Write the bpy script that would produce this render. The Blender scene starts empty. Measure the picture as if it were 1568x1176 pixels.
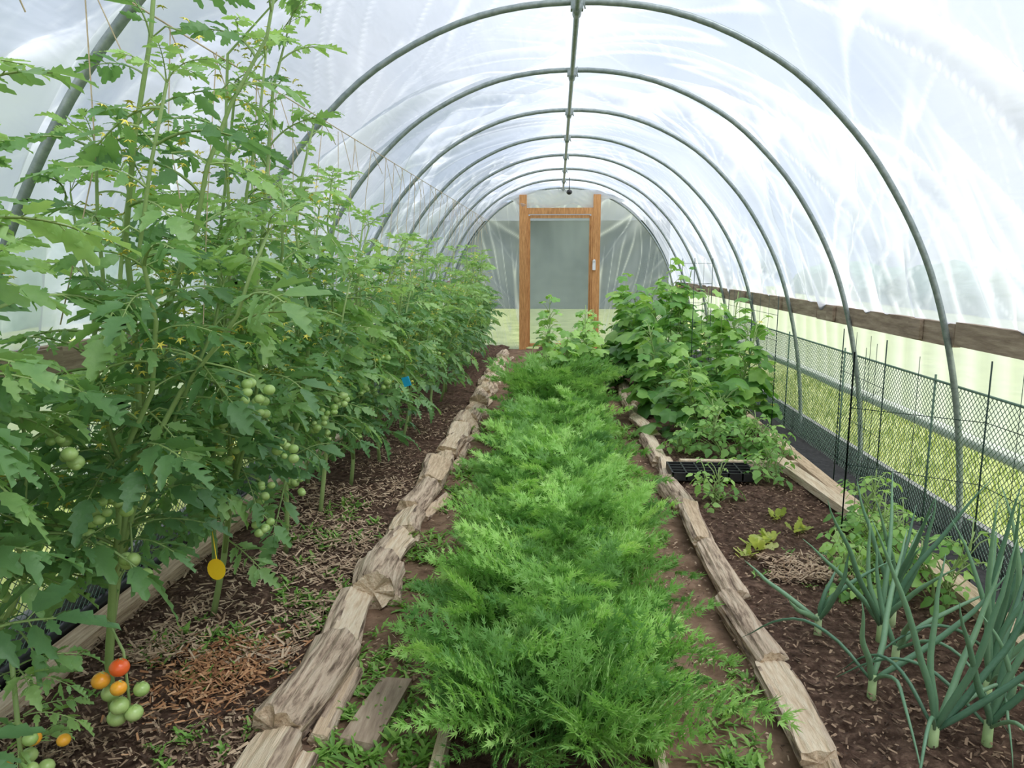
import bpy, math, random
import numpy as np
from mathutils import Vector, Matrix, noise
rng=np.random.default_rng(11); random.seed(11)
U=lambda a,b: float(rng.uniform(a,b))
nz=lambda x,y,z=0.0: noise.noise(Vector((x,y,z)))

# ------------------------------------------------------------------ helpers
class Soup:
    def __init__(s): s.V=[];s.F=[];s.M=[];s.T=[];s.n=0
    def add(s,v,f,m=0,t=0.5):
        v=np.asarray(v,float).reshape(-1,3);f=np.asarray(f,int).reshape(-1,3)
        s.V.append(v);s.F.append(f+s.n)
        s.M.append(np.full(len(f),m) if np.isscalar(m) else np.asarray(m))
        s.T.append(np.full(len(v),t) if np.isscalar(t) else np.asarray(t)); s.n+=len(v)
    def arrays(s): return np.concatenate(s.V),np.concatenate(s.F),np.concatenate(s.M),np.concatenate(s.T)
    def build(s,name,mats,smooth=True,fix=None):
        V,F,M,T=s.arrays()
        if fix is not None: V=fix(V)
        me=bpy.data.meshes.new(name)
        me.vertices.add(len(V)); me.vertices.foreach_set('co',V.astype(np.float32).ravel())
        me.loops.add(len(F)*3); me.loops.foreach_set('vertex_index',F.astype(np.int32).ravel())
        me.polygons.add(len(F)); me.polygons.foreach_set('loop_start',np.arange(0,len(F)*3,3,dtype=np.int32))
        me.polygons.foreach_set('material_index',M.astype(np.int32))
        me.polygons.foreach_set('use_smooth',np.full(len(F),bool(smooth)))
        at=me.attributes.new('tint','FLOAT','POINT'); at.data.foreach_set('value',T.astype(np.float32))
        for m in mats: me.materials.append(m)
        me.update(calc_edges=True); me.validate()
        ob=bpy.data.objects.new(name,me); bpy.context.scene.collection.objects.link(ob)
        return ob

def rotm(d,roll=0.0):
    y=np.asarray(d,float); y=y/np.linalg.norm(y)
    up=np.array([0,0,1.0]) if abs(y[2])<0.97 else np.array([1.0,0,0])
    x=np.cross(y,up); x/=np.linalg.norm(x); z=np.cross(x,y)
    c,s_=math.cos(roll),math.sin(roll)
    return np.stack([x*c+z*s_,y,-x*s_+z*c])
def place(s,tpl,o,d,scale=1.0,roll=0.0,t=0.5,m=None):
    V,F,M=tpl; R=rotm(d,roll)
    s.add((V*scale)@R+np.asarray(o),F,M if m is None else m,t)

def tube(s,pts,rad,n=6,m=0,t=0.5,cap=True):
    pts=[np.asarray(p,float) for p in pts]; k=len(pts)
    if np.isscalar(rad): rad=[rad]*k
    V=[];F=[]
    x=None
    for i,p in enumerate(pts):
        d=pts[min(i+1,k-1)]-pts[max(i-1,0)]; d=d/(np.linalg.norm(d)+1e-9)
        if x is None:
            a=np.array([0,0,1.0]) if abs(d[2])<0.9 else np.array([1.0,0,0]); x=np.cross(d,a)
        else: x=x-d*np.dot(x,d)
        x=x/(np.linalg.norm(x)+1e-9); y=np.cross(d,x)
        for j in range(n):
            a=2*math.pi*j/n; V.append(p+rad[i]*(math.cos(a)*x+math.sin(a)*y))
    for i in range(k-1):
        for j in range(n):
            a=i*n+j;b=i*n+(j+1)%n;F+=[(a,b,b+n),(a,b+n,a+n)]
    if cap:
        c0=len(V);V.append(pts[0]);V.append(pts[-1])
        for j in range(n):
            F.append((c0,(j+1)%n,j)); F.append((c0+1,(k-1)*n+j,(k-1)*n+(j+1)%n))
    s.add(V,F,m,t)
def box(s,c,size,m=0,t=0.5,R=None,jit=0):
    hx,hy,hz=[a/2 for a in size]
    P=np.array([(sx*hx,sy*hy,sz*hz) for sx in(-1,1) for sy in(-1,1) for sz in(-1,1)],float)
    if jit: P+=rng.uniform(-jit,jit,P.shape)
    if R is not None: P=P@R
    P=P+np.asarray(c,float)
    q=[(0,1,3,2),(4,6,7,5),(0,4,5,1),(2,3,7,6),(0,2,6,4),(1,5,7,3)]
    for a in q: s.add(P[list(a)],[(0,1,2),(0,2,3)],m,t)
def sphere_tpl(n=12,k=8,sq=0.88):
    V=[];F=[]
    for i in range(k+1):
        th=math.pi*i/k
        for j in range(n):
            a=2*math.pi*j/n; V.append((math.sin(th)*math.cos(a),math.sin(th)*math.sin(a),math.cos(th)*sq))
    for i in range(k):
        for j in range(n):
            a=i*n+j;b=i*n+(j+1)%n;F+=[(a,a+n,b),(b,a+n,b+n)]
    return np.array(V),np.array(F),np.zeros(len(F),int)
def gridF(a,b):
    I=np.arange(a*b).reshape(a,b); p=I[:-1,:-1].ravel();q=I[:-1,1:].ravel();r=I[1:,1:].ravel();t=I[1:,:-1].ravel()
    return np.concatenate([np.stack([p,q,r],1),np.stack([p,r,t],1)])

# ------------------------------------------------------------------ materials
def newmat(name):
    m=bpy.data.materials.new(name); m.use_nodes=True; nt=m.node_tree; nt.nodes.clear()
    return m,nt,nt.nodes,nt.links
def ramp(N,stops):
    r=N.new('ShaderNodeValToRGB'); e=r.color_ramp.elements
    e[0].position=stops[0][0]; e[0].color=(*stops[0][1],1)
    e[1].position=stops[-1][0]; e[1].color=(*stops[-1][1],1)
    for p,c in stops[1:-1]:
        x=e.new(p); x.color=(*c,1)
    return r
def coords(N,L,scale=(1,1,1),rot=(0,0,0)):
    tc=N.new('ShaderNodeTexCoord'); mp=N.new('ShaderNodeMapping'); mp.inputs['Scale'].default_value=scale
    mp.inputs['Rotation'].default_value=rot
    L.new(tc.outputs['Object'],mp.inputs['Vector']); return mp.outputs['Vector']
def noisen(N,L,vec,scale,detail=4,rough=.55,dist=0):
    n=N.new('ShaderNodeTexNoise'); n.inputs['Scale'].default_value=scale; n.inputs['Detail'].default_value=detail
    n.inputs['Roughness'].default_value=rough; n.inputs['Distortion'].default_value=dist; L.new(vec,n.inputs['Vector']); return n.outputs['Fac']
def mat_noise(name,stops,scale=10,rough=.7,bump=.3,stretch=(1,1,1),metal=0,bdist=.01,spec=.3,tint=0,detail=6):
    m,nt,N,L=newmat(name)
    out=N.new('ShaderNodeOutputMaterial'); b=N.new('ShaderNodeBsdfPrincipled'); L.new(b.outputs[0],out.inputs[0])
    v=coords(N,L,stretch); f=noisen(N,L,v,scale,detail,.65)
    r=ramp(N,stops)
    if tint:
        a=N.new('ShaderNodeAttribute'); a.attribute_name='tint'
        mm=N.new('ShaderNodeMath'); mm.operation='MULTIPLY_ADD'; mm.inputs[1].default_value=tint; L.new(a.outputs['Fac'],mm.inputs[0])
        m2=N.new('ShaderNodeMath'); m2.operation='MULTIPLY'; m2.inputs[1].default_value=1-tint; L.new(f,m2.inputs[0]); L.new(m2.outputs[0],mm.inputs[2]); f2=mm.outputs[0]
    else: f2=f
    L.new(f2,r.inputs[0]); L.new(r.outputs[0],b.inputs['Base Color'])
    b.inputs['Roughness'].default_value=rough; b.inputs['Metallic'].default_value=metal; b.inputs['Specular IOR Level'].default_value=spec
    if bump:
        bp=N.new('ShaderNodeBump'); bp.inputs['Strength'].default_value=bump; bp.inputs['Distance'].default_value=bdist
        L.new(f,bp.inputs['Height']); L.new(bp.outputs[0],b.inputs['Normal'])
    return m
def mat_leaf(name,c0,c1,c2,trans=.35,rough=.42,spec=.35,tcol=1.5):
    m,nt,N,L=newmat(name)
    out=N.new('ShaderNodeOutputMaterial'); b=N.new('ShaderNodeBsdfPrincipled'); tr=N.new('ShaderNodeBsdfTranslucent'); mx=N.new('ShaderNodeMixShader')
    a=N.new('ShaderNodeAttribute'); a.attribute_name='tint'
    v=coords(N,L); f=noisen(N,L,v,22,3)
    mm=N.new('ShaderNodeMath'); mm.operation='MULTIPLY_ADD'; mm.inputs[1].default_value=.35; mm.inputs[2].default_value=-.175; L.new(f,mm.inputs[0])
    ad=N.new('ShaderNodeMath'); ad.operation='ADD'; L.new(a.outputs['Fac'],ad.inputs[0]); L.new(mm.outputs[0],ad.inputs[1])
    r=ramp(N,[(0,c0),(.5,c1),(1,c2)]); L.new(ad.outputs[0],r.inputs[0])
    L.new(r.outputs[0],b.inputs['Base Color']); b.inputs['Roughness'].default_value=rough; b.inputs['Specular IOR Level'].default_value=spec
    mc=N.new('ShaderNodeMix'); mc.data_type='RGBA'; mc.blend_type='MULTIPLY'; mc.inputs[0].default_value=1
    L.new(r.outputs[0],mc.inputs[6]); mc.inputs[7].default_value=(tcol*1.1,tcol*1.08,tcol*.7,1); L.new(mc.outputs[2],tr.inputs[0])
    mx.inputs[0].default_value=trans; L.new(b.outputs[0],mx.inputs[1]); L.new(tr.outputs[0],mx.inputs[2]); L.new(mx.outputs[0],out.inputs[0])
    bp=N.new('ShaderNodeBump'); bp.inputs['Strength'].default_value=.35; bp.inputs['Distance'].default_value=.004
    f3=noisen(N,L,v,90,2); L.new(f3,bp.inputs['Height']); L.new(bp.outputs[0],b.inputs['Normal'])
    return m
def mat_film(name,transp=.45,gloss=.02,tc=(.95,.97,1),wc=(.9,.92,.95),wh=(.95,.96,.98),crease=.8,bump=.2):
    # 'tint' attribute = how folded / doubled the film is at that spot (milkier)
    m,nt,N,L=newmat(name)
    out=N.new('ShaderNodeOutputMaterial')
    tp=N.new('ShaderNodeBsdfTransparent'); tp.inputs[0].default_value=(*tc,1)
    tl=N.new('ShaderNodeBsdfTranslucent'); df=N.new('ShaderNodeBsdfDiffuse')
    gl=N.new('ShaderNodeBsdfGlossy'); gl.inputs['Roughness'].default_value=.4
    a=N.new('ShaderNodeAttribute'); a.attribute_name='tint'
    v3=coords(N,L,(1,.7,1)); n3=noisen(N,L,v3,.8,3,.6,.5)
    f=N.new('ShaderNodeMapRange'); f.inputs['From Min'].default_value=.3; f.inputs['From Max'].default_value=.7
    f.inputs['To Min'].default_value=transp*.6; f.inputs['To Max'].default_value=min(1,transp*1.4); L.new(n3,f.inputs['Value'])
    g=N.new('ShaderNodeMath'); g.operation='MULTIPLY_ADD'; g.inputs[1].default_value=-transp*crease; L.new(a.outputs['Fac'],g.inputs[0]); L.new(f.outputs[0],g.inputs[2])
    g.use_clamp=True
    cm=N.new('ShaderNodeMix'); cm.data_type='RGBA'; L.new(a.outputs['Fac'],cm.inputs[0]); cm.inputs[6].default_value=(*wc,1); cm.inputs[7].default_value=(*wh,1)
    L.new(cm.outputs[2],tl.inputs[0]); L.new(cm.outputs[2],df.inputs[0])
    v=coords(N,L,(3,.7,3),(0,0,.5)); n1=noisen(N,L,v,2.5,3,.5,.3)
    bp=N.new('ShaderNodeBump'); bp.inputs['Strength'].default_value=bump; bp.inputs['Distance'].default_value=.03
    L.new(n1,bp.inputs['Height'])
    for s_ in (tl,df,gl): L.new(bp.outputs[0],s_.inputs['Normal'])
    m1=N.new('ShaderNodeMixShader'); m1.inputs[0].default_value=.2; L.new(tl.outputs[0],m1.inputs[1]); L.new(df.outputs[0],m1.inputs[2])
    m2=N.new('ShaderNodeMixShader'); L.new(g.outputs[0],m2.inputs[0]); L.new(m1.outputs[0],m2.inputs[1]); L.new(tp.outputs[0],m2.inputs[2])
    m3=N.new('ShaderNodeMixShader'); m3.inputs[0].default_value=gloss; L.new(m2.outputs[0],m3.inputs[1]); L.new(gl.outputs[0],m3.inputs[2])
    L.new(m3.outputs[0],out.inputs[0]); return m

M_film=mat_film('polythene_film',.36,wc=(.37,.405,.47),wh=(.80,.82,.86),tc=(.88,.92,.99),bump=.4,gloss=.01)
M_side=mat_film('side_film',.30,tc=(.95,1,.93),wc=(.56,.60,.53),wh=(.85,.88,.82))
M_endf=mat_film('end_film',.5,wc=(.42,.45,.5),wh=(.92,.92,.95),crease=.9)
M_screen=mat_film('door_film',.5,tc=(.75,.8,.82),wc=(.42,.47,.49),wh=(.55,.58,.6),crease=.1,bump=.1)
M_tape=mat_film('clear_tape',.15,wc=(.9,.92,.95))
M_pipe=mat_noise('galvanised_pipe',[(.3,(.2,.24,.23)),(.7,(.38,.42,.41))],30,.42,.05,metal=.4,spec=.5)
M_wood_new=mat_noise('fir_lumber',[(.3,(.38,.17,.06)),(.55,(.62,.31,.12)),(.75,(.72,.42,.19))],9,.6,.15,(6,6,.7))
M_board=mat_noise('weathered_board',[(.3,(.2,.14,.10)),(.6,(.42,.32,.235)),(.8,(.58,.47,.36))],7,.8,.3,(5,.6,5))
M_base=mat_noise('grey_baseboard',[(.3,(.14,.14,.14)),(.7,(.28,.28,.27))],8,.8,.3,(4,.6,4))
M_pale=mat_noise('pale_wood',[(.3,(.40,.27,.17)),(.5,(.70,.53,.36)),(.7,(.88,.75,.57))],10,.75,.8,(8,.7,8),bdist=.02,tint=.2)
M_bark=mat_noise('bark',[(.30,(.06,.042,.032)),(.38,(.22,.155,.11)),(.45,(.45,.33,.24)),(.52,(.68,.52,.38)),(.7,(.84,.70,.54))],5,.9,1.0,(8,.9,8),bdist=.03,detail=10)
M_soil=mat_noise('mulch_soil',[(.3,(.034,.019,.013)),(.5,(.10,.06,.042)),(.7,(.22,.14,.10))],28,.95,1.0,bdist=.02,spec=.1,detail=10)
M_path=mat_noise('path_soil',[(.3,(.10,.06,.038)),(.5,(.2,.128,.083)),(.7,(.31,.205,.14))],9,.95,.9,bdist=.012,spec=.1,detail=10)
M_chip=mat_noise('wood_chips',[(.1,(.05,.03,.021)),(.4,(.15,.095,.062)),(.7,(.38,.26,.17)),(1,(.68,.53,.37))],20,.9,0,tint=.8)
M_redchip=mat_noise('cedar_chips',[(.1,(.22,.09,.04)),(.6,(.45,.23,.11)),(1,(.7,.44,.26))],20,.9,0,tint=.8)
M_grass=mat_noise('lawn',[(.3,(.19,.24,.07)),(.5,(.34,.39,.14)),(.75,(.5,.53,.25))],3,.9,.4,detail=10)
M_blade=mat_leaf('grass_blade',(.15,.22,.05),(.30,.38,.11),(.48,.5,.2))
M_fabric=mat_noise('landscape_fabric',[(.3,(.012,.012,.013)),(.7,(.05,.05,.052))],30,.7,.3)
M_black=mat_noise('black_plastic',[(.3,(.012,.012,.013)),(.7,(.03,.03,.032))],30,.4,.05,spec=.5)
M_net=mat_noise('green_netting',[(.3,(.1,.17,.13)),(.7,(.17,.26,.2))],30,.5,0)
M_wire=mat_noise('coated_wire',[(.3,(.015,.04,.03)),(.7,(.03,.06,.045))],30,.5,0)
M_string=mat_noise('twine',[(.3,(.5,.38,.24)),(.7,(.75,.62,.45))],40,.9,0)
M_white=mat_noise('white_plastic',[(.3,(.75,.77,.78)),(.7,(.85,.86,.87))],10,.4,0)
M_rollf=mat_noise('rolled_film',[(.3,(.7,.72,.7)),(.7,(.88,.9,.87))],12,.35,.4,(4,.5,4))
M_tom=mat_leaf('tomato_leaf',(.085,.195,.08),(.175,.34,.125),(.40,.60,.21),.36,.42,.45,1.5)
M_stem=mat_leaf('tomato_stem',(.22,.33,.1),(.33,.46,.17),(.43,.56,.22),.1)
M_flower=mat_noise('yellow_petal',[(.3,(.8,.68,.1)),(.7,(.95,.88,.2))],20,.6,0)
M_gt=mat_noise('green_tomato',[(.3,(.3,.48,.12)),(.7,(.5,.64,.25))],20,.25,0,spec=.5)
M_ot=mat_noise('orange_tomato',[(.3,(.9,.36,.03)),(.7,(.95,.52,.06))],20,.25,0,spec=.5)
M_rt=mat_noise('red_tomato',[(.3,(.88,.1,.025)),(.7,(.95,.18,.04))],20,.25,0,spec=.5)
M_car=mat_leaf('carrot_leaf',(.12,.29,.07),(.32,.58,.15),(.60,.86,.30),.40,.45,.3,1.2)
M_carst=mat_leaf('carrot_stalk',(.2,.38,.09),(.34,.54,.16),(.46,.66,.23),.15)
M_cuc=mat_leaf('cucumber_leaf',(.06,.17,.045),(.16,.35,.085),(.38,.6,.16),.35,.42,.4,1.4)
M_bean=mat_leaf('bean_leaf',(.09,.22,.055),(.2,.4,.1),(.4,.62,.18),.35)
M_let=mat_leaf('lettuce_leaf',(.3,.38,.08),(.5,.58,.16),(.68,.7,.28),.4)
M_onion=mat_leaf('onion_leaf',(.09,.2,.12),(.18,.34,.2),(.32,.5,.29),.15,.35,.5)
M_onb=mat_leaf('onion_base',(.35,.5,.2),(.5,.65,.32),(.7,.8,.5),.15)
M_weed=mat_leaf('weed_leaf',(.08,.2,.035),(.19,.38,.07),(.34,.54,.14),.3)
M_blue=mat_noise('blue_tag',[(.3,(.02,.4,.75)),(.7,(.03,.5,.85))],10,.5,0)
M_sticky=mat_noise('yellow_card',[(.3,(.95,.6,.02)),(.7,(1,.7,.03))],10,.5,0)
M_barn=mat_noise('grey_siding',[(.3,(.05,.065,.08)),(.7,(.1,.125,.145))],2,.8,.2,(6,6,.4))
M_roof=mat_noise('metal_roof',[(.3,(.10,.11,.12)),(.7,(.16,.17,.18))],2,.6,.1)
M_tree=mat_noise('hedge_leaves',[(.3,(.14,.24,.16)),(.5,(.25,.38,.28)),(.7,(.4,.52,.42))],2.5,.9,.4,detail=8)

# ------------------------------------------------------------------ tunnel profile
CX=.08
PP=[(0,2.67),(.5,2.605),(.97,2.385),(1.32,2.07),(1.56,1.74),(1.74,1.38),(1.87,.95),(1.95,.5),(1.99,0)]
def catmull(P,k=14):
    P=[np.array(p,float) for p in P]; o=[]
    for i in range(len(P)-1):
        p0=P[i-1] if i>0 else np.array([-P[1][0],P[1][1]])
        p1,p2=P[i],P[i+1]; p3=P[i+2] if i+2<len(P) else 2*P[-1]-P[-2]
        for j in range(k):
            t=j/k
            o.append(.5*((2*p1)+(-p0+p2)*t+(2*p0-5*p1+4*p2-p3)*t*t+(-p0+3*p1-3*p2+p3)*t**3))
    o.append(P[-1]); return np.array(o)
HALF=catmull(PP)
def rel_at(z): return np.interp(z,HALF[::-1,1],HALF[::-1,0])
def z_at(r): return np.interp(abs(r),HALF[:,0],HALF[:,1])
HOOPS=[-1.65,-.4,.85,2.1]+[3.75+1.25*k for k in range(0,8)]
Y0,Y1=-2.5,12.5

for y in HOOPS:
    s=Soup()
    pts=[(CX-p[0],y,p[1]) for p in HALF[::-3]]+[(CX+p[0],y,p[1]) for p in HALF[3::3]]
    pts=[(CX-HALF[-1][0],y,-.05)]+[p for p in pts if p[2]>.01]+[(CX+HALF[-1][0],y,-.05)]
    tube(s,pts,.0155,10)
    box(s,(CX,y,2.655),(.06,.045,.045))
    ob=s.build('tunnel_hoop',[M_pipe])
s=Soup(); tube(s,[(CX,Y0,2.63),(CX,5,2.63),(CX,Y1,2.63)],.0145,10)
for y in HOOPS:
    tube(s,[(CX,y-.05,2.63),(CX,y+.05,2.63)],.022,10)
    tube(s,[(CX+.035,y-.12,2.6),(CX+.03,y-.12,2.62),(CX+.03,y-.12,2.66)],.004,6)
s.build('ridge_purlin',[M_pipe])
s=Soup(); V=np.array([[(CX-.015+a,y,2.684-abs(a)*.1) for a in (-.032,-.012,.012,.032)] for y in np.linspace(Y0,Y1,60)])
s.add(V.reshape(-1,3),gridF(60,4),0,1.0); s.build('ridge_tape',[M_tape])
s=Soup(); tube(s,[(CX+.07,10.4,2.6),(CX+.07,10.4,2.44)],.006,6); place(s,sphere_tpl(),(CX+.07,10.4,2.41),(0,1,0),.04)
s.build('hanging_bulb',[M_black])

# ---- film cover: taut film with long directional folds
full=np.array([(-p[0],p[1]) for p in HALF[::-1]]+[(p[0],p[1]) for p in HALF[1:]])
def resample(P,n):
    d=np.r_[0,np.cumsum(np.linalg.norm(np.diff(P,axis=0),axis=1))]
    t=np.linspace(0,d[-1],n); return np.stack([np.interp(t,d,P[:,0]),np.interp(t,d,P[:,1])],1),t
up=full[full[:,1]>=1.08]
NP=270
prof,arc=resample(up,NP); tot=arc[-1]
tan=np.gradient(prof,axis=0); tan/=np.linalg.norm(tan,axis=1)[:,None]; nrm=np.stack([-tan[:,1],tan[:,0]],1)
ys=np.linspace(Y0,Y1,820)
V=np.zeros((len(ys),NP,3)); T=np.zeros((len(ys),NP))
def streak(a,y,th,fu,fv,sd,w=.45):
    c,s_=math.cos(th),math.sin(th); u=a*c+y*s_; v=-a*s_+y*c
    return nz(u*fu+sd,v*fv+w*nz(u*1.1,v*1.3,sd),sd*1.37)
for i,y in enumerate(ys):
    hs=min(abs(y-h) for h in HOOPS); hd=min(1,hs/.12)
    for j in range(NP):
        a0=arc[j]; h=min(a0,tot-a0); sd=1 if a0>tot/2 else -1
        a=abs(a0-tot/2)+ (30 if sd>0 else 0)
        A=streak(a,y,.75,.5,4.6,3.3); B=streak(a,y,-.55,.5,4.0,8.1); C=streak(a,y,.12,.3,7,14.2); D=streak(a,y,.35,1.0,9.5,21.); E=streak(a,y,1.1,.5,6.5,33.)
        mA=max(0,min(1,.55+2.6*nz(y*.5,a*.6,31))); mB=max(0,min(1,.55+2.6*nz(y*.55,a*.5,47))); mD=max(0,min(1,.3+2.5*nz(y*.8,a*.8,61))); mE=max(0,min(1,.3+2.5*nz(y*.7,a*.7,77)))
        mC=math.exp(-(h/.85)**2)
        rA=max(0,1-abs(A)*12)**1.4; rB=max(0,1-abs(B)*13)**1.4; rC=max(0,1-abs(C-.05)*8)**1.5; rD=max(0,1-abs(D)*9)**2; rE=max(0,1-abs(E)*11)**2
        sA=max(0,A)*1.3; sB=max(0,B)*1.3
        d=.035+hd*(mA*(.10*sA+.008*rA)+mB*(.10*sB+.008*rB)+.005*mD*rD+.005*mE*rE)+mC*(.5+.5*hd)*(.07*C+.010*rC)+.03*math.exp(-h/.08)+.02*hd*nz(y*1.2,a*1.3,2)
        d=max(d,.02)
        edge=.3*math.exp(-((a0-tot/2)/.4)**2)
        T[i,j]=.08+.22*nz(y*.9,a*1.1,88)+mA*(.55*rA+.8*sA)+mB*(.55*rB+.8*sB)+mC*(.7*rC+.12)+.4*mD*rD+.45*mE*rE+edge
        V[i,j]=(CX+prof[j,0]+nrm[j,0]*d,y,prof[j,1]+nrm[j,1]*d)
T=np.clip(T,0,1)
s=Soup(); s.add(V.reshape(-1,3),gridF(len(ys),NP),0,T.ravel()); s.build('polytunnel_cover',[M_film])

for sd,nm in ((1,'right'),(-1,'left')):
    zz=np.linspace(1.13,.58,16); V=np.zeros((400,16,3)); T=np.zeros((400,16)); yy=np.linspace(Y0,Y1-.05,400)
    for i,y in enumerate(yy):
        for j,z in enumerate(zz):
            w_=math.sin(2*math.pi*y*4+3*nz(y,z,sd))*(.4+abs(nz(y*2,sd*4)))
            d=.016*w_+.01*nz(y*5,z*2,sd); T[i,j]=min(1,max(0,.3+.5*w_))
            V[i,j]=(CX+sd*(1.955+.035*(1.13-z)/.57+d),y,z)
    s=Soup(); s.add(V.reshape(-1,3),gridF(400,16),0,T.ravel()); s.build('wall_'+nm,[M_side])
    s=Soup(); pts=[(CX+sd*(2.05+.01*nz(y,3)),y,.545+.012*nz(y*1.3,sd)) for y in np.linspace(Y0,Y1-.1,60)]
    tube(s,pts,.035,9); s.build('rolled_film_edge',[M_rollf])
    s=Soup(); y=Y0
    while y<Y1-.12:
        l=U(1.9,2.5); l=min(l,Y1-.08-y); box(s,(CX+sd*1.875,y+l/2,1.105+U(-.006,.006)),(.036,l-.008,.115)); y+=l
    for h in HOOPS[2:-1]:
        box(s,(CX+sd*1.845,h+.35,1.105),(.02,.13,.105))
    s.build('hip_board',[M_board],False)
    s=Soup(); box(s,(CX+sd*2.03,(Y0+Y1)/2,.07),(.04,Y1-Y0-.1,.2)); s.build('baseboard_'+nm,[M_base],False)
    s=Soup(); H=.84; ya,yb=-1.0,9.6; c=.034; x=CX+sd*1.925
    k=ya-H
    while k<yb:
        for sg in (1,-1):
            y0_,y1_=(k,k+H) if sg>0 else (k+H,k)
            for q in range(6):
                t0,t1=q/6,(q+1)/6
                tube(s,[(x,y0_+(y1_-y0_)*t0,.02+(H-.02)*t0),(x,y0_+(y1_-y0_)*t1,.02+(H-.02)*t1)],.0018,3,cap=False)
        k+=c
    yv=ya
    while yv<=yb-.1:
        tube(s,[(x,yv,H),(x,yv+.6,H)],.007,5); tube(s,[(x,yv,.02),(x,yv+.6,.02)],.005,5); yv+=.6
    yv=ya
    while yv<=yb:
        tube(s,[(x,yv,0),(x,yv,H+.03)],.006,5); yv+=1.25
    s.build('plastic_mesh_fence',[M_net])
    s=Soup(); V=np.array([[(CX+sd*a,y,.035+.015*nz(y*4,a*9)) for a in np.linspace(1.66,2.0,8)] for y in np.linspace(Y0,Y1-.1,200)])
    s.add(V.reshape(-1,3),gridF(200,8)); s.build('landscape_fabric',[M_fabric])

# ---- back end wall with door
s=Soup(); DX0,DX1,DZ=-.60,.66,2.30
def sheet(x0,x1,zfun0,nx=90,nzv=90):
    V=np.zeros((nx,nzv,3)); T=np.zeros((nx,nzv))
    for i,x in enumerate(np.linspace(x0,x1,nx)):
        zt=z_at(x-CX)+.01
        for j,t in enumerate(np.linspace(0,1,nzv)):
            z=zfun0+(zt-zfun0)*t; sg=1 if x>0 else -1
            A=streak(x*sg,z,.9,.7,5.4,5.5); B=streak(x*sg,z,1.45,.8,7,9.5); rA=max(0,1-abs(A)*8)**2; rB=max(0,1-abs(B)*8)**2
            m_=max(0,min(1,.5+2*nz(x*1.2,z*1.2,3)))
            T[i,j]=min(1,m_*(.8*rA+.6*max(0,A))+(1-m_)*(.8*rB+.4*max(0,B))+.7*max(0,(z-1.95))*1.3)
            V[i,j]=(x,Y1+.05+.05*A+.03*B,z)
    s.add(V.reshape(-1,3),gridF(nx,nzv),0,T.ravel())
sheet(CX-1.985,DX0,0.0); sheet(DX1,CX+1.985,0.0); sheet(DX0,DX1,DZ,nzv=20)
V=np.array([[(x,Y1-.05-.05*abs(nz(x*6,t*3)),2.63-t*(.26+.2*nz(x*3,2))*(1-.25*abs(x))) for t in np.linspace(0,1,12)] for x in np.linspace(-.95,1.08,80)])
s.add(V.reshape(-1,3),gridF(80,12),0,.8)
s.build('wall_back',[M_endf])
s=Soup()
for x in (-.575,.635): 
    box(s,(x,Y1-.03,1.28),(.12,.09,2.56))
box(s,(.03,Y1-.03,2.30),(1.09,.07,.10))
box(s,(-.50,Y1-.04,1.15),(.03,.05,2.2)); box(s,(.56,Y1-.04,1.15),(.03,.05,2.2))
s.build('door_frame',[M_wood_new],False)
s=Soup()
V=np.array([[(x,Y1-.01+.01*nz(x*3,z*2),z) for z in np.linspace(.05,2.23,30)] for x in np.linspace(-.48,.54,20)])
s.add(V.reshape(-1,3),gridF(20,30),1,.2)
for x in (-.47,.53): box(s,(x,Y1-.025,1.14),(.03,.03,2.16),0)
for z in (.09,2.21): box(s,(.03,Y1-.025,z),(.98,.03,.05),0)
box(s,(.60,Y1-.09,1.42),(.05,.03,.16),2); box(s,(.60,Y1-.11,1.5),(.03,.03,.03),2)
s.build('door_1',[M_wood_new,M_screen,M_white],False)

# ------------------------------------------------------------------ ground
s=Soup(); V=np.array([[(x,y,-.03+(.03*nz(x*.3,y*.3) if abs(x)>3 else 0)) for y in np.linspace(-30,50,60)] for x in np.linspace(-40,40,60)])
s.add(V.reshape(-1,3),gridF(60,60)); g=s.build('ground',[M_grass])
s=Soup()
for i in range(9000):
    sd=1 if i%3 else -1
    x=sd*U(2.12,3.6)+CX; y=U(0.5,10); h=U(.03,.1); a=U(0,6.28); w=.006
    dx,dy=math.cos(a)*w,math.sin(a)*w; lx,ly=U(-.04,.04),U(-.04,.04)
    s.add([(x-dx,y-dy,-.03),(x+dx,y+dy,-.03),(x+lx,y+ly,h)],[(0,1,2)],0,U(0,1))
s.build('grass_blades',[M_blade])
def soil(name,x0,x1,y0,y1,z,amp,mat,step=.03,sc=7,crown=0):
    nx=int((x1-x0)/step)+2; ny=int((y1-y0)/step)+2
    V=[]
    for y in np.linspace(y0,y1,ny):
        for x in np.linspace(x0,x1,nx):
            e=min(x-x0,x1-x)/.12; e=min(1,e)
            V.append((x,y,z+crown*(e-1)+amp*(nz(x*sc,y*sc)+.5*nz(x*sc*2.7,y*sc*2.7,3)+.35*nz(x*sc*6,y*sc*6,5))))
    s=Soup(); s.add(V,gridF(ny,nx)); return s.build(name,[mat])
soil('path_left',-.95,-.2,Y0,Y1,.015,.014,M_path)
soil('path_right',.2,.85,Y0,Y1,.015,.014,M_path)
soil('soil_bed_left',-1.76,-.8,Y0,Y1,.075,.022,M_soil,crown=.02)
soil('soil_bed_right',.72,1.76,Y0,Y1,.075,.024,M_soil,crown=.02)
soil('soil_bed_center',-.3,.28,Y0,Y1,.055,.02,M_soil)

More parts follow.
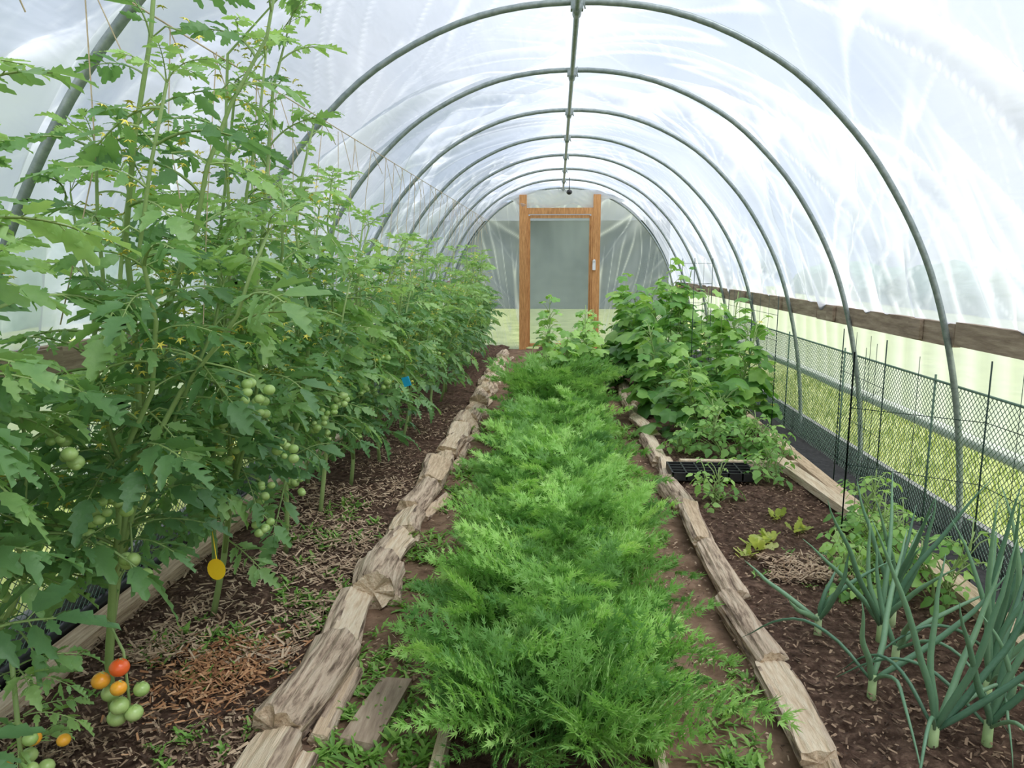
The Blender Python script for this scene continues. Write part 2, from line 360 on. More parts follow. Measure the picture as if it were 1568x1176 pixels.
def chips(s,n,x0,x1,y0,y1,z,m,lmin=.012,lmax=.045,t0=0,t1=1,patch=0):
    i=0
    while i<n:
        x=U(x0,x1); y=y0+(y1-y0)*U(0,1)**1.5
        i+=1
        if patch and nz(x*3,y*3,5)<U(-.5,.4): continue
        l=U(lmin,lmax); w=U(.003,.009)
        R=rotm((math.cos(U(0,6.28)),math.sin(U(0,6.28)),U(-.35,.35)),U(-.6,.6))
        P=np.array([(-w,-l,0),(w,-l*.9,0.001),(w*.8,l,.0),(-w*.7,l*.8,.001)])*.55
        s.add(P@R+np.array([x,y,z+U(0,.022)]),[(0,1,2),(0,2,3)],m,U(t0,t1))
s=Soup(); chips(s,24000,-1.68,-.86,1.4,7,.078,0,.008,.036,0,1,1)
for _ in range(1300):
    x=-1.12+float(rng.normal(0,.11)); y=2.25+float(rng.normal(0,.13)); chips(s,1,x,x+.001,y,y+.001,.085,1,.012,.045)
chips(s,4500,-1.5,-.9,2.3,4.5,.09,0,.02,.055,.7,1,1)
chips(s,8500,.8,1.65,1.4,6,.075,0,.006,.026,0,.75)
chips(s,500,.95,1.3,3.1,3.4,.085,0,.03,.07,.7,1)
chips(s,4500,-.8,-.3,1.5,7,.022,0,.006,.022,.1,.95,1); chips(s,3600,.3,.72,1.5,7,.022,0,.006,.022,.1,.95,1)
s.build('wood_chip_mulch',[M_chip,M_redchip],False)

# ------------------------------------------------------------------ logs
def log(s,c,L,r,yaw=0,tilt=0,kind=0,n=32,k=30,seed=0):
    R=rotm((math.sin(yaw)*math.cos(tilt),math.cos(yaw)*math.cos(tilt),math.sin(tilt)))
    planes=[]
    if kind>=1: a=U(.6,2.5); planes.append((math.cos(a),math.sin(a),U(.5,.75)))
    if kind>=2: a=U(.3,2.8); planes.append((math.cos(a),math.sin(a),U(.5,.8)))
    V=[];flag=[]; bend=U(-.2,.2); tpr=U(-.15,.15)
    for i in range(k+1):
        y=-L/2+L*i/k
        for j in range(n):
            a=2*math.pi*j/n
            ca,sa=math.cos(a),math.sin(a)
            rr=(1+tpr*y/L)*(1+.16*nz(ca*.9+seed,sa*.9,y*3)+.07*nz(ca*3+seed,sa*3,y*4)+.15*nz(ca*9+seed,sa*9,y*1.5)+.05*nz(ca*18,sa*18,y*9+seed))
            px,pz=rr*ca*1.05,rr*sa; f=0
            for (ax,az,d) in planes:
                q=px*ax+pz*az-d-.07*nz(y*3,seed,a*.3)-.10*nz(px*12,y*1.5,seed)
                if q>0: px-=q*ax;pz-=q*az;f=1
            yo=0
            if i in(0,k): yo=.4*r*nz(px*2,pz*2,seed+i)
            tp=1-(.06 if i in (0,k) else 0)
            V.append((px*r*tp+bend*r*math.cos(y/L*3),y+yo,pz*r*tp)); flag.append(f)
    F=[];M=[]
    for i in range(k):
        for j in range(n):
            a=i*n+j;b=i*n+(j+1)%n
            m=1 if (flag[a] and flag[b]) else 0
            F+=[(a,b,b+n),(a,b+n,a+n)];M+=[m,m]
    s.add(np.array(V)@R+np.array(c),F,M,U(.2,1))
    for e,i in ((0,0),(1,k)):
        ring=V[i*n:(i+1)*n]; ctr=tuple(np.mean(ring,axis=0))
        vv=[ctr]+ring; ff=[(0,j+1,(j+1)%n+1) if e else (0,(j+1)%n+1,j+1) for j in range(n)]
        s.add(np.array(vv)@R+np.array(c),ff,1,U(.4,1))
for x0,rs,sidek in ((-.79,(.066,.09),0),(.74,(.048,.066),1)):
    s=Soup(); y=1.25; i=0
    while y<11:
        L=U(.28,.52) if sidek==0 else U(.38,.8); r=U(*rs)
        log(s,(x0+U(-.02,.02),y+L/2,r*.66+.025+U(-.015,.02)),L*.97,r,U(-.13,.13),U(-.06,.06),int(rng.choice([0,1,1,2])),seed=U(0,99))
        if sidek==0 and rng.random()<.5: log(s,(x0+.09,y+L/2,.035),L*.8,.032,U(-.25,.25),0,1,12,10,seed=U(0,99))
        y+=L*.98; i+=1
    s.build('log_edging',[M_bark,M_pale],False)
for x0 in (-1.71,1.68):
    s=Soup(); y=.8
    while y<11:
        L=U(1.1,2.0); box(s,(x0+U(-.015,.015),y+L/2,.1),(.09,L*.98,.06),0,U(.2,1),rotm((U(-.02,.02),1,U(-.01,.01)),U(-.2,.2)),.006); y+=L
    if x0>0:
        box(s,(1.55,4.6,.12),(.07,1.5,.05),0,.9,rotm((-.08,1,0),.1),.005)
        box(s,(1.25,4.98,.1),(.8,.08,.05),0,.9,None,.005)
    s.build('plank_edging',[M_pale],False)
for x0 in (-.315,.295):
    s=Soup(); box(s,(x0,4.2,.06),(.028,5.2,.12),0,.9,None,.003); s.build('carrot_bed_board',[M_pale],False)
s=Soup(); box(s,(-.56,2.14,.035),(.11,.34,.03),0,.1,rotm((.12,1,0)),.006); s.build('path_plank',[M_board],False)

# ------------------------------------------------------------------ leaf templates
def leaflet(width=.5,serr=.35,droop=.25,fold=.25,n=8,twist=.0,pw=.75):
    V=[];F=[]
    for i in range(n+1):
        t=i/n
        w=width*.5*max(0,math.sin(math.pi*min(1,max(0,t))**pw))**.8
        pk=(i%2==1)
        w*= 1 if pk else (1-serr)
        if i in(0,n): w=0.004
        z=-droop*t*t
        yo=.06 if pk else -.03
        if i in (0,n): yo=0
        V+=[(0,t,z),(-w,t+yo,z+fold*w-.5*w*w+twist*w),(w,t+yo,z+fold*w-.5*w*w-twist*w)]
    for i in range(n):
        a=3*i; F+=[(a,a+3,a+1),(a+3,a+4,a+1),(a,a+2,a+5),(a,a+5,a+3)]
    return np.array(V,float),np.array(F),np.zeros(len(F),int)
def tomato_leaf_tpl():
    s=Soup(); dr=U(.3,.8); k=7; cv=U(-.2,.2)
    P=lambda t: np.array([cv*t*t,t*(1-.12*t),.15*t-dr*t*t])
    tube(s,[P(i/k*.86) for i in range(k+1)],[.018-.010*i/k for i in range(k+1)],3,1,cap=False)
    for t,sz in ((.26,.25),(.36,.11),(.47,.34),(.57,.12),(.68,.35),(.8,.2)):
        for sg in(-1,1):
            p=P(t+U(-.04,.04)); sl=.15-2*dr*t
            ang=U(.8,1.35)
            d=(sg*math.sin(ang),math.cos(ang),sl*.6-U(-.15,.4))
            z=sz*U(.75,1.15)
            tube(s,[p,p+np.array(d)/np.linalg.norm(d)*z*.2],.006,3,1,cap=False)
            place(s,leaflet(U(.42,.58),U(.28,.42),U(.0,.5),U(.1,.7),8,U(-.3,.3)),p+np.array(d)/np.linalg.norm(d)*z*.15,d,z,U(-.6,.6),m=0)
    p=P(.84); place(s,leaflet(U(.5,.62),U(.3,.45),U(.1,.5),U(.1,.5),10),p,(cv,1,.15-2*dr*.86),.38,U(-.3,.3),m=0)
    V,F,M,T=s.arrays(); return V,F,M
TL=[tomato_leaf_tpl() for _ in range(12)]
SPH=sphere_tpl()
def clampfilm(V):
    lim=rel_at(np.clip(V[:,2],0,2.66))-.045
    V=V.copy(); V[:,0]=np.clip(V[:,0],CX-lim,CX+lim); V[:,2]=np.minimum(V[:,2],2.6); return V
def flower(s,p,m,r=.015):
    V=[(0,0,0)];F=[]
    for j in range(10):
        a=2*math.pi*j/10; q=r*(1 if j%2 else .3); V.append((q*math.cos(a),q*math.sin(a),r*.2*(-1 if j%2 else 1)))
    for j in range(10): F.append((0,j+1,(j+1)%10+1))
    R=rotm((U(-1,1),U(-1,0),U(-.7,.3))); s.add(np.array(V)@R+np.array(p),F,m,.5)
def tomato_plant(x,y,H,topx,bottom=.38,dens=1.0,branches=3,lsz=.27,fruit=0.0,topfl=True,brtop=.75,near=False):
    s=Soup()
    def stem(P0,P1,r0,r1,n=9,wob=.05):
        P0=np.array(P0,float);P1=np.array(P1,float);sd=U(0,99); o=[]
        for i in range(n+1):
            t=i/n; p=P0+(P1-P0)*t; env=math.sin(math.pi*t)**.5 if 0<t<1 else 0
            p=p+np.array([nz(t*3,sd),nz(t*3,sd+5),0])*wob*2*env; o.append(p)
        tube(s,o,[r0+(r1-r0)*i/n for i in range(n+1)],7,1,U(.2,.8)); return o
    stems=[]
    base=(x,y,.05); top=(topx,y+U(-.1,.1),H)
    stems.append((stem(base,top,.013,.005),bottom))
    for b in range(branches):
        z0=U(bottom,H*.5); t=(z0-.05)/(H-.05); i=int(t*9); p=stems[0][0][i]
        az=U(0,6.28); l=U(.5,brtop+.2)*(H-z0)
        q=p+np.array([math.cos(az)*U(.1,.3)+(topx-x)*.5,math.sin(az)*U(.15,.35),l])
        stems.append((stem(p,q,.009,.004,7,.05),z0+.1))
    g=U(0,6.28)
    for pts,zmin in stems:
        A=np.array(pts); zs=A[:,2]; z=zmin
        while z<zs[-1]:
            f=(z-bottom)/(H-bottom)
            p=np.array([np.interp(z,zs,A[:,0]),np.interp(z,zs,A[:,1]),z])
            for rep in range(1 if rng.random()>.5*dens*(1-f) else 2):
                g+=2.4+U(-.5,.5); L=lsz*U(.7,1.25)*(1.1-.42*max(0,f)**1.5)
                el=U(-.2,.6)+.35*f
                d=(math.cos(g)*math.cos(el),math.sin(g)*math.cos(el),math.sin(el))
                place(s,TL[int(rng.integers(0,12))],p,d,L,U(-.5,.5),t=min(1,max(0,U(.0,.65)+.45*f)))
            if f>.2 and rng.random()<.5 and topfl:
                a=U(0,6.28); q=p+np.array([math.cos(a)*.1,math.sin(a)*.1,U(-.02,.05)])
                tube(s,[p,(p+q)/2+np.array([0,0,.02]),q],.0025,3,1,.8,cap=False)
                for _ in range(6): flower(s,q+rng.uniform(-.045,.045,3),2)
            if rng.random()<fruit and z<1.2:
                a=U(-1.9,.3) if near else U(0,6.28); q=p+np.array([math.cos(a)*.14,math.sin(a)*.14,-.07])
                tube(s,[p,(p+q)/2+np.array([0,0,.02]),q+np.array([0,0,.03])],.003,4,1,.8,cap=False)
                for _ in range(6): place(s,SPH,q+rng.uniform(-.033,.033,3)+np.array([0,0,-.01]),(0,1,0),U(.012,.021),m=3)
            z+=U(.052,.086)/dens*(1+.5*max(0,f))
        for _ in range(4):
            g+=2.4; place(s,TL[int(rng.integers(0,12))],A[-1],(math.cos(g)*.6,math.sin(g)*.6,.8),lsz*.5,0,t=U(.7,1))
    return s.build('tomato_plant',[M_tom,M_stem,M_flower,M_gt],fix=clampfilm)
rows=[(-1.42,1.42,2.05,-1.2),(-1.33,1.97,2.25,-.98),(-1.35,2.66,2.32,-.95),(-1.29,3.3,2.05,-1.08),
      (-1.3,3.85,1.82,-1.15),(-1.28,4.4,1.72,-1.15)]
for i,(x,y,H,tx) in enumerate(rows):
    tomato_plant(x,y,H,tx,bottom=.52 if i<2 else .38,dens=.98,branches=5,lsz=.27,fruit=.16,brtop=.9,near=True)
tomato_plant(-1.55,2.3,1.8,-1.35,.45,.85,4,.29,.1); tomato_plant(-1.58,1.75,1.7,-1.45,.5,.95,4,.31,.1)
tomato_plant(-1.5,3.0,1.6,-1.4,.45,.85,3,.29)
y=4.95
while y<11:
    H=U(1.42,1.66)
    tomato_plant(-1.2+U(-.06,.06),y,H,-1.06+U(-.08,.08),.3,.9,6,.26,.05); y+=.58
y=3.6
while y<9:
    tomato_plant(-1.55,y,U(1.35,1.5),-1.5,.35,.75,3,.3,0,False); y+=.8

s=Soup()
c=np.array([-1.19,1.83,.25])
tube(s,[(-1.335,1.97,.42),(-1.27,1.9,.44),(-1.2,1.85,.38),(-1.19,1.84,.25),(-1.19,1.84,.17)],.004,5,3,.5)
for dx,dz,dy,r,m in((.0,.105,-.02,.027,2),(-.05,.07,-.03,.025,1),(.012,.062,-.05,.022,1),(-.045,.015,0,.026,0),(.0,.0,-.035,.026,0),(.045,.03,.0,.022,0),(-.02,-.045,-.02,.027,0),(.03,-.03,-.02,.025,0)):
    place(s,SPH,c+np.array([dx,dy,dz]),(0,1,0),r,m=m)
    for a in range(5):
        an=a*1.256; q=c+np.array([dx,dy,dz+r*.85]); s.add([q,q+np.array([math.cos(an)*.016,math.sin(an)*.016,-.002]),q+np.array([math.cos(an+.4)*.006,math.sin(an+.4)*.006,.002])],[(0,1,2)],3,.5)
s.build('ripening_tomato_cluster',[M_gt,M_ot,M_rt,M_stem])
s=Soup()
for i in range(14):
    place(s,SPH,(-1.30+U(-.09,.07),1.6+U(-.05,.08),.19+U(-.09,.12)),(0,1,0),U(.016,.024),m=2 if i%5 else 3)
tube(s,[(-1.36,1.62,.05),(-1.33,1.6,.2),(-1.34,1.62,.5)],.006,6,1)
for i in range(12):
    a=U(0,6.28); place(s,TL[i%10],(-1.36,1.66,U(.18,.5)),(math.cos(a),math.sin(a),.3),U(.10,.18),t=U(.4,.9))
s.build('green_tomato_cluster',[M_tom,M_stem,M_gt,M_ot])

s=Soup(); 
for yy in np.arange(Y0,Y1-.3,.6): tube(s,[(-1.13,yy,2.13),(-1.13,yy+.6,2.13)],.003,4)
y=1.5
while y<11.5:
    x=-1.13; zb=U(1.2,1.6)
    p0=(x+U(-.02,.02),y+U(-.03,.03),2.13)
    tube(s,[p0,(x-.04,y+U(-.05,.05),(2.13+zb)/2),(-1.2+U(-.08,.08),y+U(-.1,.1),zb)],.0022,3,cap=False)
    tube(s,[(x,y,2.13),(x+U(.0,.05),y+U(.05,.12),2.13-U(.1,.25))],.002,3,cap=False)
    y+=U(.22,.4)
s.build('support_twine',[M_string])
s=Soup(); 
V=[(.032*math.cos(a),0,.038*math.sin(a)) for a in np.linspace(0,6.28,20)[:-1]]
s.add(np.array([(0,0,0)]+V)+np.array([-1.14,2.3,.43]),[(0,i+1,(i+1)%19+1) for i in range(19)],0,.5)
tube(s,[(-1.14,2.31,.43),(-1.3,2.6,.5)],.002,3,0); s.build('yellow_plant_tag',[M_sticky])
s=Soup(); box(s,(-.86,4.15,.78),(.045,.004,.055),0,.5,rotm((.2,1,.1),.3)); s.build('blue_plant_tag',[M_blue],False)

# ------------------------------------------------------------------ carrots
def blade(s,p,d,l,w,m=0):
    R=rotm(d,U(-.6,.6)); P=[];F=[]
    for a,q in ((0,1),(.5,.85),(-.5,.85),(1.05,.6),(-1.05,.6)):
        a+=U(-.15,.15) if a else 0
        q*=l*U(.8,1.2); cx,cy=math.sin(a),math.cos(a); b=len(P)
        o=0 if abs(a)>.85 else (.3*l if a==0 else .15*l)
        P+=[(-cy*w,o+cx*w,0),(cy*w,o-cx*w,0),(cx*q,o+cy*q,U(-.2,.05)*q)]; F.append((b,b+1,b+2))
    s.add(np.array(P)@R+p,F,m,.5)
def carrot_tpl(np_=10,ns=4,bs=1.0):
    s=Soup(); dr=U(.2,.7); cv=U(-.2,.2)
    P=lambda t: np.array([cv*t*t,t*(1-.14*t),-dr*t**2.6])
    tube(s,[P(i/8) for i in range(9)],[.010-.008*i/8 for i in range(9)],3,1,cap=False)
    for i in range(np_):
        t=.38+.58*i/(np_-1); Lp=.25*(1-((i)/(np_))**1.5)*U(.75,1.15)+.05
        sl=-dr*2.6*t**1.6
        for sg in(-1,1):
            p=P(t+U(-.01,.01)); d=np.array([sg*U(.7,1.),U(.45,.95),U(-.25,.4)+sl*.4]); d/=np.linalg.norm(d)
            n=max(2,int(round(ns*Lp/.25)))
            side=np.cross(d,[0,0,1]); side/=np.linalg.norm(side)
            for j in range(n+1):
                u=(j+.5)/(n+1) if j<n else 1; q=p+d*Lp*u*.92+np.array([0,0,-.15*Lp*u*u])
                if j==n: blade(s,q,d+np.array([0,0,-.2]),.066*bs,.0078*bs); continue
                for s2 in(-1,1):
                    ll=(.077-.025*u)*bs*U(.75,1.2)
                    blade(s,q,d*U(.6,.9)+side*s2*.8+np.array([0,0,U(-.3,.3)]),ll,.0074*bs)
            s.add([p,p+d*Lp*.95+np.array([0,0,-.15*Lp]),p+d*Lp*.5+np.array([0,0,-.05*Lp+.007])],[(0,1,2)],1,.5)
    blade(s,P(.97),(0,1,-dr*2),.08*bs,.009*bs)
    V,F,M,T=s.arrays(); return V,F,M
CT=[carrot_tpl() for _ in range(14)]; CTF=[carrot_tpl(8,3,1.25) for _ in range(10)]
s=Soup(); y=1.93
while y<6.6:
    for xi in (-.2,-.12,-.04,.04,.12,.2):
        x=xi+U(-.035,.035); yy=y+U(-.06,.06)
        near=yy<3.9; n=6 if near else 5
        hs=U(.36,.45)
        g=U(0,6.28)
        for i in range(n):
            g+=2.4+U(-.6,.6); el=U(.95,1.52)
            d=np.array([math.cos(g)*math.cos(el)+xi*.05,math.sin(g)*math.cos(el)-(.12 if yy<2.15 else .0),math.sin(el)])
            T_=CT if near else CTF
            R0=rotm(d,0)
            lean=np.array([math.cos(g),math.sin(g),0]); lx=-np.dot(lean,R0[0]); lz=-np.dot(lean,R0[2])
            roll=math.atan2(-lx,lz); L=hs*U(.55,1.12)
            place(s,T_[int(rng.integers(0,len(T_)))],(x,yy,.05),d,L,roll+U(-.8,.8),t=min(1,max(0,(L/.42-.6)*.8+U(-.35,.5))))
    y+=.1
def carfix(V):
    V=V.copy(); V[:,2]=np.maximum(V[:,2],.045); return V
s.build('carrot_foliage',[M_car,M_carst],fix=carfix)

# ------------------------------------------------------------------ cucurbit leaves
def palm_tpl(lob=.2,n=25,cup=.35,ser=.05,nl=5):
    V=[(0,0,0)];F=[]
    wob=U(0,6)
    for ring,fr in ((1,.55),(2,1.0)):
        for j in range(n):
            ph=-math.pi+2*math.pi*(j+.5)/n
            r=.5*(1+lob*math.cos(nl*ph))*(1+(ser if j%2 else -ser))
            r*=1-.55*math.exp(-((abs(ph)-math.pi)/.35)**2)
            r*=fr*(1+.15*math.cos(ph))
            V.append((r*math.sin(ph),r*math.cos(ph),-cup*r*r*1.6+.05*fr*math.sin(nl*ph+wob)*r*2-.1*r*math.cos(ph)))
    for j in range(n):
        a=j+1;b=(j+1)%n+1
        F+=[(0,b,a),(a,b,b+n),(a,b+n,a+n)]
    return np.array(V),np.array(F),np.zeros(len(F),int)
PT=[palm_tpl(U(.10,.2),cup=U(.1,.7)) for _ in range(6)]
def tri_tpl():
    s=Soup()
    for a,sz in ((0,1),(1.5,.85),(-1.5,.85)):
        d=(math.sin(a),math.cos(a),-.2); place(s,leaflet(.75,.05,.3,.3,6,pw=.65),np.array(d)*.06+(0 if a else 1)*np.array([0,.15,0]),d,.6*sz,U(-.2,.2),m=0)
    V,F,M,T=s.arrays(); return V,F,M
BT=[tri_tpl() for _ in range(5)]
def leafy(name,x,y,H,rad,n,size,tpls,mat,stems=3,tb=.35,z0=.08,taper=.5,fl=0):
    s=Soup(); tops=[]
    for k in range(stems):
        a=U(0,6.28); r=rad*U(.1,.7); hk=H*(1 if k==0 else U(.6,.95))
        P=[np.array([x+math.cos(a)*r*t+.04*nz(t*3,k),y+math.sin(a)*r*t+.04*nz(t*3,k+5.),.05+(hk-.05)*t]) for t in np.linspace(0,1,8)]
        tube(s,P,[.008*(1-.6*i/7) for i in range(8)],6,1,.5); tops.append(np.array(P))
    for i in range(n):
        A=tops[i%stems]; t=U(0.02,1)**.85; z=z0+(A[-1,2]-z0)*t
        c=np.array([np.interp(z,A[:,2],A[:,0]),np.interp(z,A[:,2],A[:,1]),z])
        a=U(0,6.28); rr=rad*(1-taper*t)*U(.3,1)**.6
        q=c+np.array([math.cos(a)*rr,math.sin(a)*rr,U(-.02,.08)])
        q[2]=max(q[2],.1)
        tube(s,[c+np.array([0,0,-.04]),(c+q)/2+np.array([0,0,.0]),q],.003,3,1,.6,cap=False)
        d=(math.cos(a),math.sin(a),U(-.7,.25))
        place(s,tpls[int(rng.integers(0,len(tpls)))],q,d,size*U(.5,1.25)*(1-.45*t),U(-.5,.5),t=min(1,max(0,tb*U(.1,1.4)+.35*t)),m=0)
        if fl and rng.random()<fl: flower(s,q+np.array([0,0,.03]),2,.028)
    return s.build(name,[mat,M_stem,M_flower],fix=clampfilm)
for (x,y,H,r,n) in ((1.15,5.95,.7,.42,100),(1.5,6.2,1.0,.36,100),(1.0,6.8,.9,.36,100),(1.55,6.9,1.2,.3,100),(1.2,7.5,1.5,.3,110),(1.58,7.9,1.2,.28,80),(.9,8.2,1.2,.4,130),(1.3,9.0,1.25,.42,120),(.95,9.4,1.3,.42,120)):
    leafy('cucumber_vine',x,y,H,r,n,.21 if y<8.1 else .3,PT,M_cuc,4,.5,fl=.03,taper=.7)
for (x,y,H,r,n) in ((.0,7.15,.8,.3,90),(.28,7.4,1.05,.28,90),(-.12,7.9,1.1,.28,90),(.35,8.2,.95,.3,80)):
    leafy('squash_plant',x,y,H,r,n,.16,PT,M_bean,4,.75,fl=.04,taper=.75)
s=Soup()
for i in range(60):
    x,y=U(-.3,.28),U(6.5,7.1); a=U(0,6.28); place(s,CTF[i%6],(x,y,.05),(math.cos(a)*.3,math.sin(a)*.3,1),U(.5,.75),0,t=U(.3,.8))
s.build('dill_foliage',[M_bean,M_carst])
leafy('bean_plant',1.2,5.2,.48,.26,75,.14,BT,M_bean,4,.45)
leafy('bean_plant',1.45,5.15,.42,.22,50,.14,BT,M_bean,3,.4)
leafy('bean_plant',1.38,4.65,.36,.17,36,.12,BT,M_bean,3,.4)
leafy('basil_seedling',.93,4.2,.28,.13,32,.1,BT,M_bean,3,.7)
leafy('basil_seedling',.9,5.35,.3,.1,22,.1,BT,M_bean,2,.7)
leafy('pepper_plant',1.42,3.25,.4,.2,70,.12,BT,M_bean,4,.85)
leafy('pepper_plant',1.56,3.65,.45,.2,60,.12,BT,M_bean,4,.8)
leafy('pepper_plant',1.25,3.0,.3,.12,36,.1,BT,M_bean,3,.9)
leafy('pepper_plant',1.55,2.9,.42,.16,40,.12,BT,M_bean,3,.8)
def lettuce(x,y,sz,n=12):
    s=Soup()
    for i in range(n):
        a=i*2.4; el=U(.2,1.2); place(s,leaflet(U(.5,.7),.35,-.1,.35,8,U(-.3,.3),pw=1.4),(x+U(-.03,.03),y+U(-.03,.03),.075),(math.cos(a)*math.cos(el),math.sin(a)*math.cos(el),math.sin(el)),sz*U(.6,1.1),U(-.3,.3),t=U(.0,.9),m=0)
    s.build('lettuce_seedling',[M_let])
lettuce(.99,3.5,.085,16); lettuce(1.06,3.6,.07); lettuce(1.26,3.75,.085,14); lettuce(1.2,3.95,.07); lettuce(.9,3.4,.06)

def onion(x,y,H,n,seed,bends=1,sx=0.0):
    s=Soup(); tube(s,[(x,y,.04),(x,y,.09),(x,y,.15)],[.018,.014,.013],8,1,U(.2,.8))
    for i in range(n):
        a=i*2.4+seed; low=i>=n-bends
        out=U(.06,.38) if not low else U(.32,.48); h=H*U(.65,1.12); pts=[];r=[]; kx=U(-.06,.06)
        for k in range(13):
            t=k/12
            if low:
                z=.13+.14*math.sin(math.pi*t)-.05*t; rr=out*t*1.25; z=max(z,.085)
            else:
                z=.13+(h-.13)*t; rr=out*t**1.25+kx*math.sin(math.pi*t)
            pts.append((x+math.cos(a)*rr+sx*t*(0 if low else 1)+.01*nz(t*4,i,seed),y+math.sin(a)*rr*.8,z)); r.append((.0098 if not low else .006)*min(1,.7+t*2)*(1-t**3*.92))
        tube(s,pts,r,8,0,U(.1,.9))
    s.build('spring_onion',[M_onion,M_onb])
for i,(x,y,H,n,b) in enumerate(((1.09,2.0,.74,9,3),(1.02,2.25,.5,5,2),(1.37,2.24,.72,8,2),(.99,2.66,.42,5,0),(1.2,2.62,.66,8,0),(1.3,2.75,.62,6,0),(1.5,2.45,.66,7,1),(1.25,2.02,.64,7,2),(1.18,2.45,.45,4,1))):
    onion(x,y,H,n,i*1.3,b,.1 if y<2.6 else .03)

s=Soup()
def weed(x,y,z,sz,n=9):
    for i in range(n):
        a=U(0,6.28); el=U(.1,1.1); place(s,leaflet(U(.2,.4),.35,.3,.3,6),(x+U(-.02,.02),y+U(-.02,.02),z),(math.cos(a)*math.cos(el),math.sin(a)*math.cos(el),math.sin(el)),sz*U(.6,1.2),0,t=U(.2,.9),m=0)
for cx,cy,sp,n,z,sz in ((-1.0,2.75,.09,36,.08,.045),(-1.28,2.4,.1,30,.08,.045),(-1.1,2.42,.06,10,.08,.04),(-1.15,3.6,.14,40,.08,.055),(-.62,1.95,.1,34,.02,.055),(-.5,2.1,.08,24,.02,.055),(-.6,2.4,.08,20,.02,.05),(-.55,2.9,.12,36,.02,.05),(-.5,3.2,.08,24,.02,.05),(-.62,3.5,.1,26,.02,.05),(-.45,1.85,.08,30,.02,.055),(-.5,4.3,.15,40,.02,.06),(.55,2.1,.08,24,.02,.045),(.5,4.5,.12,24,.02,.05),(.52,3.6,.08,16,.02,.04),(.6,2.4,.05,12,.02,.045),(-.45,6,.2,40,.02,.08),(.5,6.2,.12,30,.02,.08),(-1.0,1.95,.1,16,.08,.04),(1.0,3.2,.1,6,.08,.03),(-.5,5,.15,40,.02,.07)):
    for _ in range(n): weed(cx+float(rng.normal(0,sp)),cy+float(rng.normal(0,sp*1.6)),z,sz)
s.build('weed_patch',[M_weed])

s=Soup(); tx,ty,tz=1.0,4.7,.125
for i in range(7): box(s,(tx-.26+.52*i/6,ty,tz),(.01,.27,.045))
for j in range(5): box(s,(tx,ty-.13+.26*j/4,tz),(.53,.01,.045))
box(s,(tx,ty,tz-.025),(.53,.27,.006))
s.build('seedling_tray',[M_black],False)

def panel(name,P,H,dz=.2):
    s=Soup()
    for (x,y) in P: tube(s,[(x,y,0.02),(x,y,H)],.0035,5)
    for (a,b) in zip(P[:-1],P[1:]):
        z=.25
        while z<=H+.001: tube(s,[(*a,z),(*b,z)],.0018,4); z+=dz
        n=max(1,int(math.dist(a,b)/.2))
        for k in range(1,n): 
            q=(a[0]+(b[0]-a[0])*k/n,a[1]+(b[1]-a[1])*k/n); tube(s,[(*q,.1),(*q,H)],.0015,4)
    s.build(name,[M_wire])
panel('wire_trellis',[(1.36,3.45),(1.80,3.15),(1.83,2.55)],1.05,.27)
panel('wire_trellis',[(1.36,3.45),(1.74,4.0),(1.78,4.7)],1.05,.27)
panel('wire_trellis',[(1.72,5.9),(1.7,6.6),(1.68,7.4)],1.2,.2)
panel('wire_trellis',[(1.3,7.2),(1.55,7.6),(1.3,7.9)],1.5,.2)
s=Soup(); tube(s,[(-1.83+.04*nz(y,2),y,.085) for y in np.linspace(-1,9,60)],.03,8); s.build('irrigation_hose',[M_black])

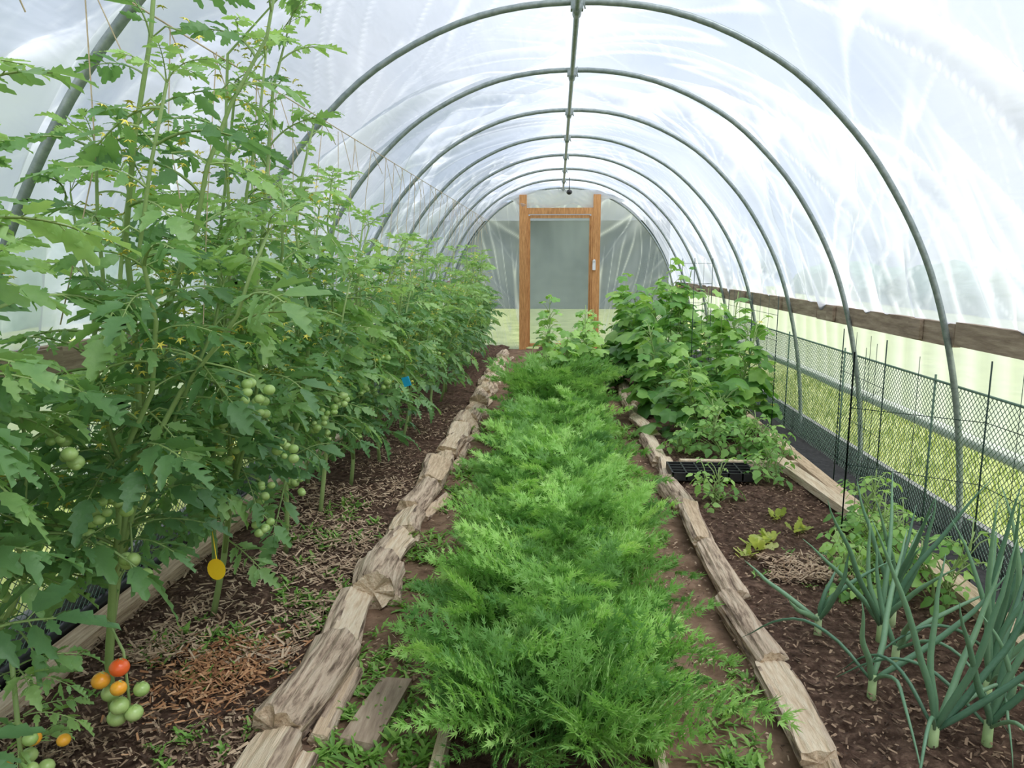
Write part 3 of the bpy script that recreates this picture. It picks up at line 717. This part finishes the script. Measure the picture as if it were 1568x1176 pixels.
# ------------------------------------------------------------------ outside
s=Soup(); box(s,(-1.1,27,1.4),(9.4,5,2.9),0)
P=np.array([(-6,24.2,2.8),(3.8,24.2,2.8),(3.8,27,3.6),(-6,27,3.6),(-6,29.8,2.8),(3.8,29.8,2.8)])
s.add(P,[(0,1,2),(0,2,3),(3,2,5),(3,5,4)],1,.5); s.build('grey_barn',[M_barn,M_roof],False)
for sd in(-1,1):
    V=[]
    for y in np.linspace(-18,40,70):
        for a in np.linspace(0,math.pi,14):
            h=(3.0 if sd<0 else 1.4)+.8*nz(y*.35,sd*3); w=1.8
            V.append((sd*(12+w)+math.cos(a)*w*(1+.3*nz(y,a*2,4)),y,math.sin(a)*h*(1+.2*nz(y*1.3,a*2,7))-.1))
    s=Soup(); s.add(V,gridF(70,14)); s.build('hedge',[M_tree])

# ------------------------------------------------------------------ world, light, camera
w=bpy.data.worlds.new('sky'); bpy.context.scene.world=w; w.use_nodes=True; N=w.node_tree.nodes; L=w.node_tree.links; N.clear()
tc=N.new('ShaderNodeTexCoord'); n=N.new('ShaderNodeTexNoise'); n.inputs['Scale'].default_value=2.6; n.inputs['Detail'].default_value=5; n.inputs['Distortion'].default_value=.4
L.new(tc.outputs['Generated'],n.inputs['Vector'])
r=ramp(N,[(.40,(.50,.61,.76)),(.52,(.77,.83,.91)),(.64,(1,1,1))]); L.new(n.outputs['Fac'],r.inputs[0])
bg=N.new('ShaderNodeBackground'); L.new(r.outputs[0],bg.inputs[0]); bg.inputs[1].default_value=1.2
o=N.new('ShaderNodeOutputWorld'); L.new(bg.outputs[0],o.inputs[0])
ld=bpy.data.lights.new('sun','SUN'); ld.energy=6.0; ld.angle=math.radians(30); ld.color=(1,.97,.92)
lo=bpy.data.objects.new('sun',ld); bpy.context.scene.collection.objects.link(lo); lo.location=(3,-3,8)
lo.rotation_euler=Vector((.5,-.3,.95)).to_track_quat('Z','Y').to_euler()

cam=bpy.data.cameras.new('camera'); co=bpy.data.objects.new('camera',cam); bpy.context.scene.collection.objects.link(co)
cam.lens=26; cam.sensor_width=36; cam.clip_start=.02; cam.clip_end=200
ps,th=math.radians(3.48),math.radians(9.26)
f=Vector((-math.sin(ps)*math.cos(th),math.cos(ps)*math.cos(th),-math.sin(th))); r_=Vector((math.cos(ps),math.sin(ps),0)); u_=r_.cross(f)
R=Matrix((r_,u_,-f)).transposed().to_4x4(); R.translation=Vector((0,0,1.45)); co.matrix_world=R
bpy.context.scene.camera=co
bpy.context.scene.view_settings.view_transform='Standard'
